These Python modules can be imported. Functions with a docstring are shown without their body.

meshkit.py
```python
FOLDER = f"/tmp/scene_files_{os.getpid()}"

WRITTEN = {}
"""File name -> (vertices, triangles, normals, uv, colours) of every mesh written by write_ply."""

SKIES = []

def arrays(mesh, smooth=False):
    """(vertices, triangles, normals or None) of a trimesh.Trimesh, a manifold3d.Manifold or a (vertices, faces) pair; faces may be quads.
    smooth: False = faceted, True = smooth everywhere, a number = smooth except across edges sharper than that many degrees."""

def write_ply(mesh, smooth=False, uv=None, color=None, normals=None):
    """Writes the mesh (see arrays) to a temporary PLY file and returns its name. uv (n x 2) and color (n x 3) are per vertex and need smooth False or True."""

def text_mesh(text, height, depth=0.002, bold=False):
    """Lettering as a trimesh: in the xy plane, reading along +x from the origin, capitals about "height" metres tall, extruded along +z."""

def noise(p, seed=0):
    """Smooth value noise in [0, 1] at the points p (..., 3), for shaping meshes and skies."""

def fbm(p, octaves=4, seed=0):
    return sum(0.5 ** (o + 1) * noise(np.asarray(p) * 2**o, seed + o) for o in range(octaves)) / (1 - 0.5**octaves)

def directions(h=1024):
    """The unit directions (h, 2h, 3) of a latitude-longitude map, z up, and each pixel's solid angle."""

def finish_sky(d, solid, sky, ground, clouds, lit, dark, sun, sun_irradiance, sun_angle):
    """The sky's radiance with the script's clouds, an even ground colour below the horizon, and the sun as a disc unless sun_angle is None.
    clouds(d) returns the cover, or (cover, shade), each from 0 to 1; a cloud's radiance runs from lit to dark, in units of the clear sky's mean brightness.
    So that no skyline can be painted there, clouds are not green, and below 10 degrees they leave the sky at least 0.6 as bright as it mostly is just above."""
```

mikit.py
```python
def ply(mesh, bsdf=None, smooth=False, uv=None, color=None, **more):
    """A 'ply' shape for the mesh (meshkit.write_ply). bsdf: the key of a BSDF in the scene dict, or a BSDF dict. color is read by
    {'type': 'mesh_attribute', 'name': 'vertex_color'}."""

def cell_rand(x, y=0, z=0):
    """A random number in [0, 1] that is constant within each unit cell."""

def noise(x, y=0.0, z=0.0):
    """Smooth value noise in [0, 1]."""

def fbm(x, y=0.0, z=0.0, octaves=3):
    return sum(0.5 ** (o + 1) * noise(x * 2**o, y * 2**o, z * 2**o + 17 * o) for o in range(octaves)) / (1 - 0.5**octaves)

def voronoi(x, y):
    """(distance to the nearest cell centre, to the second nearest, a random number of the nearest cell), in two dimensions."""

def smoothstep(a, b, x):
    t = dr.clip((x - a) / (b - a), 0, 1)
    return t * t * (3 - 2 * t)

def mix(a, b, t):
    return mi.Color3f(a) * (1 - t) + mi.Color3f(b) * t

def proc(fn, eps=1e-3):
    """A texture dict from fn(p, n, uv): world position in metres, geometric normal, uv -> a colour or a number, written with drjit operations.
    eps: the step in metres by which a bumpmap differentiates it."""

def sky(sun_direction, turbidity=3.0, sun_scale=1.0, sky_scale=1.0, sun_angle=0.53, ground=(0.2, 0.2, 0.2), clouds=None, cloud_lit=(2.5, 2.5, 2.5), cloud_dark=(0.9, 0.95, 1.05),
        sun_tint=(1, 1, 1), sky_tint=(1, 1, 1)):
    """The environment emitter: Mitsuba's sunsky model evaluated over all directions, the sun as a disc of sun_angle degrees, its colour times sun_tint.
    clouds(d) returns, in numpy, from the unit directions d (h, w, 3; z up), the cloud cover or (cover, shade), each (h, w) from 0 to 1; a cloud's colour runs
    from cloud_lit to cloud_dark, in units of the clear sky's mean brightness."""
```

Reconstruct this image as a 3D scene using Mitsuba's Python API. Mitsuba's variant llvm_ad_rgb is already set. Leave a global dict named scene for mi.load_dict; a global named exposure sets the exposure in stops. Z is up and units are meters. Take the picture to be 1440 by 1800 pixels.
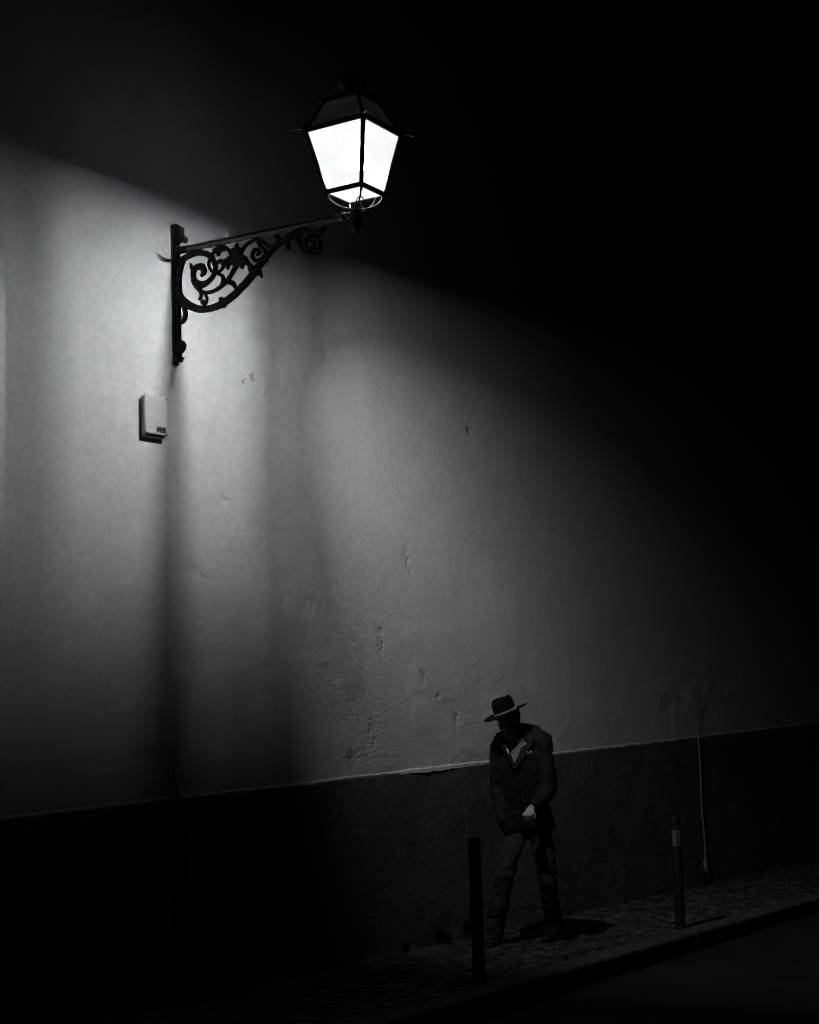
import math, random
import numpy as np
import trimesh
import drjit as dr
import mitsuba as mi
import manifold3d as m3
import shapely.geometry as sg
import mikit, meshkit
from mikit import noise, fbm, smoothstep, mix, proc

T = mi.ScalarTransform4f
scene, labels = {}, {}

# ------------------------------------------------------------------ camera, sky, exposure
# x runs along the wall (away from the camera), y = 0 is the wall's face (the street has y < 0), z is up
CAM = np.array([0.0, -6.0, 1.85])
FWD, UP = np.array([0.84981, 0.51458, 0.11414]), np.array([-0.07950, -0.08894, 0.99286])
scene['camera'] = {'type': 'perspective', 'fov': 29.446, 'fov_axis': 'x', 'near_clip': 0.1, 'far_clip': 500.0,
                   'to_world': T().look_at(origin=CAM.tolist(), target=(CAM + FWD).tolist(), up=UP.tolist())}
scene['sky'] = mikit.sky([-0.5, -0.6, 0.35], turbidity=3, sun_scale=0.0, sky_scale=0.00025, sky_tint=(1.1, 1.0, 0.85))
scene['sky']['sampling_weight'] = 0.3
exposure = 0.0
LAMP = np.array([7.236, -1.331])          # the lantern's axis
LED_Z, LED_L, SHADE_R, SHADE_Z = 4.895, 4100.0, 0.107, 4.8445
LENS_I, LENS_ELEV = 32.0, 31.0

# ------------------------------------------------------------------ materials
def grey(v): return {'type': 'rgb', 'value': [float(v)] * 3}
def principled(c, r=0.6, **k):
    return {'type': 'principled', 'base_color': grey(c) if not isinstance(c, dict) else c, 'roughness': r, **k}
def bumped(b, fn, scale=1.0, eps=1e-3):
    return {'type': 'bumpmap', 'arbitrary': proc(fn, eps), 'scale': scale, 'bsdf': b}
def two(b): return {'type': 'twosided', 'bsdf': b}

CHIPS = ((9.844, 2.814, .05, .10), (9.90, 2.73, .03, .05), (7.468, 2.566, .05, .05), (10.03, 1.943, .04, .05), (10.229, 1.80, .025, .03), (9.055, 1.416, .13, .05),
         (7.681, 3.074, .04, .03), (8.6, 2.45, .12, .06), (9.45, 2.2, .05, .16), (10.5, 1.62, .05, .12), (7.35, 2.62, .05, .04), (9.3, 1.55, .06, .1))
def plaster_height(p, n, uv):
    h = 0.0035 * fbm(p.x * 3.1, p.z * 3.1, 1.3, 3)                                      # hand-floated undulation
    grain = smoothstep(0.35, 0.75, fbm(p.x * 1.3 + 9, p.z * 1.1, 4.2, 2))
    h += (0.0017 + 0.0020 * grain) * noise(p.x * 48, p.z * 70, 2.7) + 0.0011 * noise(p.x * 160, p.z * 210, 8.1)
    h += 0.0018 * grain * smoothstep(0.55, 0.8, fbm(p.x * 16, p.z * 22, 5.5, 2))        # float marks
    low = smoothstep(3.2, 1.5, p.z)
    h += 0.006 * low * smoothstep(0.50, 0.70, fbm(p.x * 2.0 + 3, p.z * 3.6, 7.7, 3))    # old patches near the dado
    w = 0.04 * (fbm(p.x * 17, p.z * 17, 3.3, 2) - 0.5)
    for cx, cz, sx, sz in CHIPS:
        d = dr.square((p.x - cx + w) / sx) + dr.square((p.z - cz + w) / sz)
        h -= 0.011 * dr.exp(-d * 1.5) * noise(p.x * 34, p.z * 40, 1.9)
    return h
def plaster_colour(p, n, uv):
    v = 0.50 + 0.08 * (fbm(p.x * 0.9, p.z * 1.3, 0.3, 3) - 0.5) + 0.05 * (fbm(p.x * 4, p.z * 6, 2.3, 2) - 0.5) + 0.05 * (noise(p.x * 60, p.z * 75, 5) - 0.5) + 0.035 * (noise(p.x * 24, p.z * 30, 7) - 0.5)
    v *= 1 - 0.05 * smoothstep(0.58, 0.75, fbm(p.x * 5, p.z * 0.6, 6.1, 2)) * smoothstep(3.5, 1.6, p.z)     # runs of rain dirt
    for cx, cz, r, k in ((7.995, 3.909, .028, .45), (7.90, 3.865, .014, .5), (7.92, 3.89, .008, .4), (10.845, 3.925, .020, .7), (10.85, 3.885, .014, .6), (8.9, 2.62, .012, .4), (10.0, 1.99, .02, .4), (9.0, 1.42, .05, .3)):
        d = dr.sqrt(dr.square(p.x - cx) + dr.square(p.z - cz)) / r + 0.9 * (noise(p.x * 60, p.z * 60, 4) - 0.5)
        v *= 1 - k * smoothstep(1.25, 0.7, d)
    return mi.Color3f(v)
scene['mat_plaster'] = two(bumped({'type': 'diffuse', 'reflectance': proc(plaster_colour)}, plaster_height, 1.0, 2e-3))
def dado_colour(p, n, uv):
    v = 0.055 + 0.035 * (fbm(p.x * 2.2, p.z * 2.4, 1, 3) - 0.5) + 0.02 * (noise(p.x * 50, p.z * 50, 2) - 0.5)
    v += 0.018 * smoothstep(0.66, 0.78, fbm(p.x * 9, p.z * 14, 3, 3))
    return mi.Color3f(dr.maximum(v, 0.02))
def dado_height(p, n, uv):
    return 0.004 * fbm(p.x * 4, p.z * 5, 2, 3) + 0.0012 * noise(p.x * 60, p.z * 70, 1) + 0.003 * smoothstep(0.60, 0.72, fbm(p.x * 5, p.z * 9, 6, 3))
scene['mat_dado'] = two(bumped(principled(proc(dado_colour), 0.75, specular=0.2), dado_height, 1.0, 2e-3))
def lime_colour(p, n, uv): return mi.Color3f(0.52 + 0.2 * (fbm(p.x * 20, p.z * 20, p.y * 20, 2) - 0.5))
scene['mat_lime'] = two({'type': 'diffuse', 'reflectance': proc(lime_colour)})
def iron_colour(p, n, uv): return mi.Color3f(0.008 + 0.012 * smoothstep(0.55, 0.8, fbm(p.x * 40, p.y * 40, p.z * 40, 2)))
def iron_height(p, n, uv): return 0.0011 * fbm(p.x * 130, p.y * 130, p.z * 130, 2)
scene['mat_iron'] = two(bumped(principled(proc(iron_colour), 0.6, specular=0.15), iron_height, 1.0, 5e-4))
scene['mat_arm'] = two(bumped(principled(0.012, 0.34, specular=0.6), iron_height, 1.0, 5e-4))
scene['mat_ear'] = two(principled(0.12, 0.5, specular=0.4))
scene['mat_zinc'] = two(principled(0.30, 0.45, specular=0.5))
scene['mat_wire'] = two(principled(0.55, 0.5))
scene['mat_cable'] = two(principled(0.12, 0.6))
scene['mat_black_iron'] = two(bumped(principled(0.009, 0.55, specular=0.2), iron_height, 1.0, 5e-4))
def pane_glow(p, n, uv): return mi.Color3f(0.95 + 0.08 * (fbm(p.x * 9, p.y * 9, p.z * 7, 2) - 0.5))
scene['mat_pane'] = {'type': 'thindielectric', 'int_ior': 1.5}
scene['mat_opal'] = {'type': 'blendbsdf', 'weight': 0.93, 'a': {'type': 'thindielectric', 'int_ior': 1.5}, 'b': two({'type': 'diffuse', 'reflectance': grey(0.6)})}
def roof_glass_colour(p, n, uv): return mi.Color3f(0.05 + 0.05 * fbm(p.x * 14, p.y * 14, p.z * 14, 3))
def roof_glow(p, n, uv): return mi.Color3f(0.001 + 0.008 * fbm(p.x * 8, p.y * 8, p.z * 6, 2))
scene['mat_roof_panel'] = two(principled(proc(roof_glass_colour), 0.5, specular=0.3))
scene['mat_white_enamel'] = two(principled(0.7, 0.4))
def box_colour(p, n, uv): return mi.Color3f(0.41 + 0.05 * (fbm(p.x * 8, p.z * 5, p.y * 8, 3) - 0.5) + 0.03 * (noise(p.x * 90, p.z * 60, 3) - 0.5))
scene['mat_box'] = two(principled(proc(box_colour), 0.5, specular=0.3))
def tag_colour(p, n, uv): return mi.Color3f(0.012 + 0.16 * smoothstep(0.62, 0.75, noise(p.x * 190, p.z * 170, 2)))
scene['mat_tag'] = two(principled(proc(tag_colour), 0.4))
def stone_fn(base, var, f):
    def fn(p, n, uv): return mi.Color3f(base + var * (fbm(p.x * f, p.y * f, p.z * f, 3) - 0.5))
    return fn
def stone_bump(p, n, uv): return 0.0022 * fbm(p.x * 70, p.y * 70, p.z * 70, 3)
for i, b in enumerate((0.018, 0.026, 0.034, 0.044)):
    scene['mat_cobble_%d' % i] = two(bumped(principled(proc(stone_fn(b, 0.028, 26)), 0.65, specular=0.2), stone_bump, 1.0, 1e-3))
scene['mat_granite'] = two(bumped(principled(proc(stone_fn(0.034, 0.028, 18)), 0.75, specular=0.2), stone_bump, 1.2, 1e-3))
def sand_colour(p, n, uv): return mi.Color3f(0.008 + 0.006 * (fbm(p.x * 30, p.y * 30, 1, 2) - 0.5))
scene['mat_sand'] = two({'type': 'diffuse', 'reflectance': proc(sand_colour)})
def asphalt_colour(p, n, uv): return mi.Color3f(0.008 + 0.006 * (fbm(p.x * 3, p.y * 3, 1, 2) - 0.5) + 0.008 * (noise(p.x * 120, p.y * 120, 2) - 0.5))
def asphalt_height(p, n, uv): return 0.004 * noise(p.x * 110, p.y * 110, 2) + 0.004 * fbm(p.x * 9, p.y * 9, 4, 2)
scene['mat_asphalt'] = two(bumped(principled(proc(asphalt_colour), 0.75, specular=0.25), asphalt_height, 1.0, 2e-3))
scene['mat_earth'] = two({'type': 'diffuse', 'reflectance': grey(0.04)})
scene['mat_leaf'] = two(principled(0.03, 0.6, specular=0.2))
def cloth_fn(base, amp, f=60):
    def fn(p, n, uv): return mi.Color3f(base * (1 + amp * (fbm(p.x * f, p.y * f, p.z * f, 2) - 0.5)))
    return fn
def weave(p, n, uv): return 0.0007 * noise(p.x * 300, p.y * 300, p.z * 300) + 0.004 * fbm(p.x * 16, p.y * 16, p.z * 22, 3)
scene['mat_jacket'] = two(bumped(principled(proc(cloth_fn(0.011, 0.6)), 0.7, specular=0.12), weave, 1.0, 1e-3))
scene['mat_trousers'] = two(bumped(principled(proc(cloth_fn(0.024, 0.5)), 0.8, specular=0.2), weave, 1.0, 1e-3))
scene['mat_shirt'] = two(bumped(principled(proc(cloth_fn(0.15, 0.35)), 0.85, specular=0.1), weave, 1.0, 1e-3))
scene['mat_felt'] = two(principled(proc(cloth_fn(0.004, 0.6, 120)), 0.9, specular=0.05))
scene['mat_band'] = two(principled(proc(cloth_fn(0.15, 0.5, 90)), 0.45))
def skin_colour(p, n, uv): return mi.Color3f(0.30 + 0.08 * (fbm(p.x * 60, p.y * 60, p.z * 60, 2) - 0.5))
scene['mat_skin'] = two(principled(proc(skin_colour), 0.5, specular=0.4))
scene['mat_hair'] = two(principled(0.02, 0.5))
scene['mat_shoe'] = two(principled(0.010, 0.45, specular=0.25))
scene['mat_eye'] = two(principled(0.4, 0.2))
scene['mat_emblem'] = two(principled(0.45, 0.5))

# ------------------------------------------------------------------ helpers
def numbered(key):
    if key not in scene and key not in labels and not any(k.startswith(key + '__') for k in scene): return key
    i = 1
    while '%s_%03d' % (key, i) in scene or '%s_%03d' % (key, i) in labels or any(k.startswith('%s_%03d__' % (key, i)) for k in scene): i += 1
    return '%s_%03d' % (key, i)
def obj(name, mesh, mat, parent=None, smooth=40, label=None, **more):
    key = numbered((parent + '__' if parent else '') + name)
    scene[key] = mikit.ply(mesh, mat, smooth=smooth, **more)
    if label: labels[key] = {'label': label}
    return key
def tag(key, label, cat, group=None):
    labels[key] = {'label': label, 'category': cat, **({'group': group} if group else {})}
    return key
def setting(key, label=None): labels[key] = {'kind': 'structure', **({'label': label} if label else {})}
def box(x0, x1, y0, y1, z0, z1, bev=0.0):
    if bev:
        pts = []
        for sx, a in ((1, x0), (-1, x1)):
            for sy, b in ((1, y0), (-1, y1)):
                for sz, c in ((1, z0), (-1, z1)):
                    pts += [(a + sx * bev, b + sy * bev, c), (a + sx * bev, b, c + sz * bev), (a, b + sy * bev, c + sz * bev)]
        return trimesh.Trimesh(pts).convex_hull
    m = trimesh.creation.box((x1 - x0, y1 - y0, z1 - z0)); m.apply_translation(((x0 + x1) / 2, (y0 + y1) / 2, (z0 + z1) / 2)); return m
def catmull(pts, n=5):
    p = np.asarray(pts, float); p = np.vstack([2 * p[0] - p[1], p, 2 * p[-1] - p[-2]]); out = []
    for i in range(1, len(p) - 2):
        for t in np.arange(n) / n:
            a, b, c, d = p[i - 1], p[i], p[i + 1], p[i + 2]
            out.append(0.5 * (2 * b + (c - a) * t + (2 * a - 5 * b + 4 * c - d) * t * t + (3 * b - a - 3 * c + d) * t ** 3))
    out.append(p[-2]); return np.array(out)
def sweep(pts, radii, sides=10, flat=None, flat_axis=None):
    """Tube with rounded ends; flat / flat_axis: half thickness along one fixed axis (flat bar castings)."""
    p, r = np.asarray(pts, float), np.broadcast_to(np.asarray(radii, float), (len(pts),))
    t = np.gradient(p, axis=0); t /= np.linalg.norm(t, axis=1, keepdims=True) + 1e-12
    P, R, Tn = [], [], []
    for k, s in ((0, -1), (len(p) - 1, 1)):
        cap = [(p[k] + s * t[k] * r[k] * math.sin(a), r[k] * math.cos(a), t[k]) for a in (0.0, 0.6, 1.1, 1.5)]
        if s < 0: head = cap[::-1][:-1]
        else: tail = cap[1:]
    rows = head + [(p[i], r[i], t[i]) for i in range(len(p))] + tail
    ang = np.arange(sides) * 2 * np.pi / sides; V = []
    up = None
    for c, rad, d in rows:
        if flat_axis is not None: b = np.asarray(flat_axis, float)
        else:
            b = np.array([0, 0, 1.0]) if up is None else up
            if abs(b @ d) > 0.95: b = np.array([1.0, 0, 0])
        b = b - (b @ d) * d; b /= np.linalg.norm(b); up = b
        a = np.cross(d, b)
        fb = rad if flat is None else min(flat, flat * rad / max(r.min(), 1e-6))
        V.append(c + rad * np.cos(ang)[:, None] * a + fb * np.sign(np.sin(ang))[:, None] * np.abs(np.sin(ang))[:, None] ** (1 if flat is None else 0.6) * b)
    n = len(rows); V = np.vstack(V); F = []
    for i in range(n - 1):
        for j in range(sides):
            a, b = i * sides + j, i * sides + (j + 1) % sides
            F += [(a, b, b + sides), (a, b + sides, a + sides)]
    c0, c1 = len(V), len(V) + 1
    V = np.vstack([V, [rows[0][0]], [rows[-1][0]]])
    for j in range(sides):
        F += [(c0, (j + 1) % sides, j), (c1, (n - 1) * sides + j, (n - 1) * sides + (j + 1) % sides)]
    m = trimesh.Trimesh(V, F, process=False)
    if m.volume < 0: m.invert()
    return m
def lathe(profile, centre, sides=28):
    m = trimesh.creation.revolve(np.array(profile, float), sections=sides)
    if m.volume < 0: m.invert()
    m.apply_translation(centre); return m
def rod(a, b, r, sides=10):
    return sweep([a, (np.asarray(a) + np.asarray(b)) / 2, b], r, sides)
def to_mesh(man):
    k = man.to_mesh(); return trimesh.Trimesh(np.array(k.vert_properties[:, :3], float), np.array(k.tri_verts), process=False)
def to_man(m):
    return m3.Manifold(m3.Mesh(np.asarray(m.vertices, np.float32), np.asarray(m.faces, np.uint32)))
def cat(*ms): return trimesh.util.concatenate(list(ms))

# ------------------------------------------------------------------ the ground: slopes gently down along the street
SLOPE, Z0 = -0.0434, 0.4437
def gz(x, y=0.0): return Z0 + SLOPE * x
KERB_BACK, KERB_FRONT, ROAD_DROP = -1.31, -1.512, 0.12
def sloped(x0, x1, y0, y1, dz, nx=2):
    xs = np.linspace(x0, x1, nx)
    v = [(x, y, gz(x) + dz) for x in xs for y in (y0, y1)]
    f = [q for i in range(nx - 1) for q in ((2 * i, 2 * i + 2, 2 * i + 3), (2 * i, 2 * i + 3, 2 * i + 1))]
    return trimesh.Trimesh(v, f, process=False)
obj('ground', sloped(-150, 150, -150, 150, -0.45), 'mat_earth', smooth=False); setting('ground')
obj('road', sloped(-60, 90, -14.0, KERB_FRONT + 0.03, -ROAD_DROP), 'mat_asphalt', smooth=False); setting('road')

# kerb: granite stones end to end
rng = random.Random(7)
x = 4.6
setting('kerb')
while x < 24:
    L = rng.uniform(0.85, 1.25)
    a, b, dz = x + 0.004, x + L - 0.004, rng.uniform(-0.004, 0.004)
    m = box(a, b, KERB_FRONT + rng.uniform(-.004, .004), KERB_BACK - 0.006, -0.30, 0.012 + dz, 0.012)
    m = m.subdivide()
    m.vertices[:, 2] += gz(m.vertices[:, 0])
    m.vertices += 0.004 * (meshkit.fbm(m.vertices * 9, 3)[:, None] - 0.5) * np.array([0, 1, 1])
    obj('kerb__stone', m, 'mat_granite', smooth=35)
    x += L

# pavement: small limestone setts in sand
setting('pavement')
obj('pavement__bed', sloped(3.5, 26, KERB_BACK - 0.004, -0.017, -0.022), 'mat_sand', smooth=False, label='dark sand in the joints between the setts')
def sett(quad, h, rr):
    """A sett with a worn, slightly domed top: quad = four corners (x, y)."""
    q = np.array(quad); c = q.mean(0); V = []
    for k, (s, z) in enumerate(((0.97, -0.05), (1.0, -0.011 + h), (0.80, h), (0.42, h + 0.005))):
        for i, pnt in enumerate(q):
            w = c + (pnt - c) * s
            V.append((w[0], w[1], gz(w[0]) + z + (rr.uniform(-.0015, .0015) if k >= 2 else 0)))
    F = []
    for k in range(3):
        for i in range(4):
            a, b = 4 * k + i, 4 * k + (i + 1) % 4
            F += [(a, b, b + 4), (a, b + 4, a + 4)]
    F += [(12, 13, 14), (12, 14, 15)]
    return trimesh.Trimesh(V, F, process=False)
rng = random.Random(11)
SETT_X, SETT_Y = 0.105, 0.096
rows = int((-0.02 - KERB_BACK) / SETT_Y); SETT_Y = (-0.022 - (KERB_BACK + 0.004)) / rows
setts = []
for j in range(rows):
    x = 4.6 + 0.5 * SETT_X * (j % 2) + rng.uniform(-.02, .02)
    y0 = KERB_BACK + 0.004 + j * SETT_Y
    while x < 22:
        w = SETT_X * rng.uniform(0.82, 1.18); g = 0.0085
        wob = lambda xx: 0.016 * math.sin(xx * 2.1 + 1.0) * (1 if 0 < j < rows else 0)
        jt = lambda s=0.006: rng.uniform(-s, s)
        d0 = 0.0 if j == 0 else 0.010 * math.sin(x * 3.1 + j); d1 = 0.0 if j == rows - 1 else 0.010 * math.sin(x * 3.1 + j + 1)
        q = [(x + g + jt(), y0 + g + d0 + jt()), (x + w - g + jt(), y0 + g + d0 + jt()), (x + w - g + jt(), y0 + SETT_Y - g + d1 + jt()), (x + g + jt(), y0 + SETT_Y - g + d1 + jt())]
        q = [(a, min(max(b, KERB_BACK + 0.003), -0.018)) for a, b in q]
        setts.append((x + w / 2, y0 + SETT_Y / 2, q, rng.uniform(-.006, .009), rng.randrange(4)))
        x += w
def in_view(s):
    d = np.array([s[0], s[1], gz(s[0])]) - CAM; f = d @ FWD; r = np.cross(FWD, UP)
    return f > 0 and abs(d @ r) / f < 0.263 and abs(d @ UP) / f < 0.329
seen = sorted((s for s in setts if in_view(s)), key=lambda s: math.hypot(s[0], s[1] + 6))
ids = {id(s) for s in seen[:296]}
rest = [[] for _ in range(4)]
for s in setts:
    m = sett(s[2], s[3], rng)
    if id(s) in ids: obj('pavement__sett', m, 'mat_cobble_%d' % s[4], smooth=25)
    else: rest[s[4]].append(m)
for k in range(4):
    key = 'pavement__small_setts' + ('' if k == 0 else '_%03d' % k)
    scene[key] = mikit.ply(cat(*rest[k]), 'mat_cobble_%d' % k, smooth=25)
    labels[key] = {'label': 'the many further setts of the pavement', 'kind': 'stuff'}

# ------------------------------------------------------------------ the wall
DADO = 1.271
key = 'plastered_wall'
tag(key, 'tall pale plastered wall above a dark dado, lit by the lantern', 'wall')
obj('plaster', box(-14, 44, 0.0, 0.45, DADO, 15.0), 'mat_plaster', key, smooth=False, label='pale hand-floated plaster with dirt runs and chips')
def strip(xs, rings, mat, name, label=None, smooth=30):
    """A band along x: rings = list of (y(x), z(x)) arrays, joined in order."""
    V = np.array([[(x, r[0][i], r[1][i]) for r in rings] for i, x in enumerate(xs)]).reshape(-1, 3); n = len(rings); F = []
    for i in range(len(xs) - 1):
        for k in range(n - 1):
            a = i * n + k; F += [(a, a + n, a + n + 1), (a, a + n + 1, a + 1)]
    return obj(name, trimesh.Trimesh(V, F, process=False), mat, key, smooth=smooth, label=label)
xs = np.concatenate([np.arange(-14, 4, 1.0), np.arange(4, 20, 0.022), np.arange(20, 44.1, 1.0)])
P3 = lambda f, s: np.stack([xs * f, xs * 0 + s, xs * 0], -1)
e1, e2, e3 = meshkit.fbm(P3(5, 1.5), 4, 1) - 0.5, meshkit.fbm(P3(24, 7.5), 3, 2) - 0.5, meshkit.fbm(P3(2, 3.5), 3, 5)
one = np.ones_like(xs)
top_z, edge_y = DADO - 0.002 + 0.012 * e1 + 0.010 * e2, -0.019 - 0.005 * e2
e4 = np.clip((meshkit.fbm(P3(.55, 11.5), 3, 9) - 0.36) / 0.3, 0, 1) * np.clip((xs - 7.9) / 1.4, 0, 1) * np.clip((12.2 - xs) / 2.2, 0, 1)      # how much of the lime edge is left
lip_y = -0.002 - 0.016 * e4 - 0.008 * e3 * e4 + 0.004 * e2
# broken lime edge of the coat above, catching the light, then the painted dado under it
strip(xs, [(0.004 * one, DADO + 0.016 + 0.03 * np.maximum(e1 + e2, 0)), (-0.004 + 0.002 * e2, DADO + 0.012 + 0.02 * e1 + 0.008 * e2), (lip_y - 0.004, top_z + 0.003 + 0.012 * e4), (lip_y - 0.0075 * e4 - .001, top_z - 0.002 + 0.006 * e2), (lip_y - 0.008 * e4 - .001, top_z - 0.012 - 0.010 * e4 + 0.012 * e1)], 'mat_lime', 'lime_ledge', 'broken pale lime edge along the top of the dado', 20)
zs_seam = 0.985 + 0.015 * e1 + 0.006 * e2 + 0.02 * np.sin(xs * 0.9)
gx = np.array([gz(x) - 0.25 for x in xs])
strip(xs, [(0.01 * one, DADO - 0.004 * one), (-0.006 + 0.003 * e2, top_z - 0.005), (-0.012 + 0.003 * e2, top_z - 0.016), (-0.013 + 0.002 * e3, zs_seam + 0.012), (-0.0150 - 0.003 * e3 - .003 * e4, zs_seam + 0.002), (-0.0155 - .003 * e3, gx)], 'mat_dado', 'dado', 'dark painted dado band, patched and cracked', 30)

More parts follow.
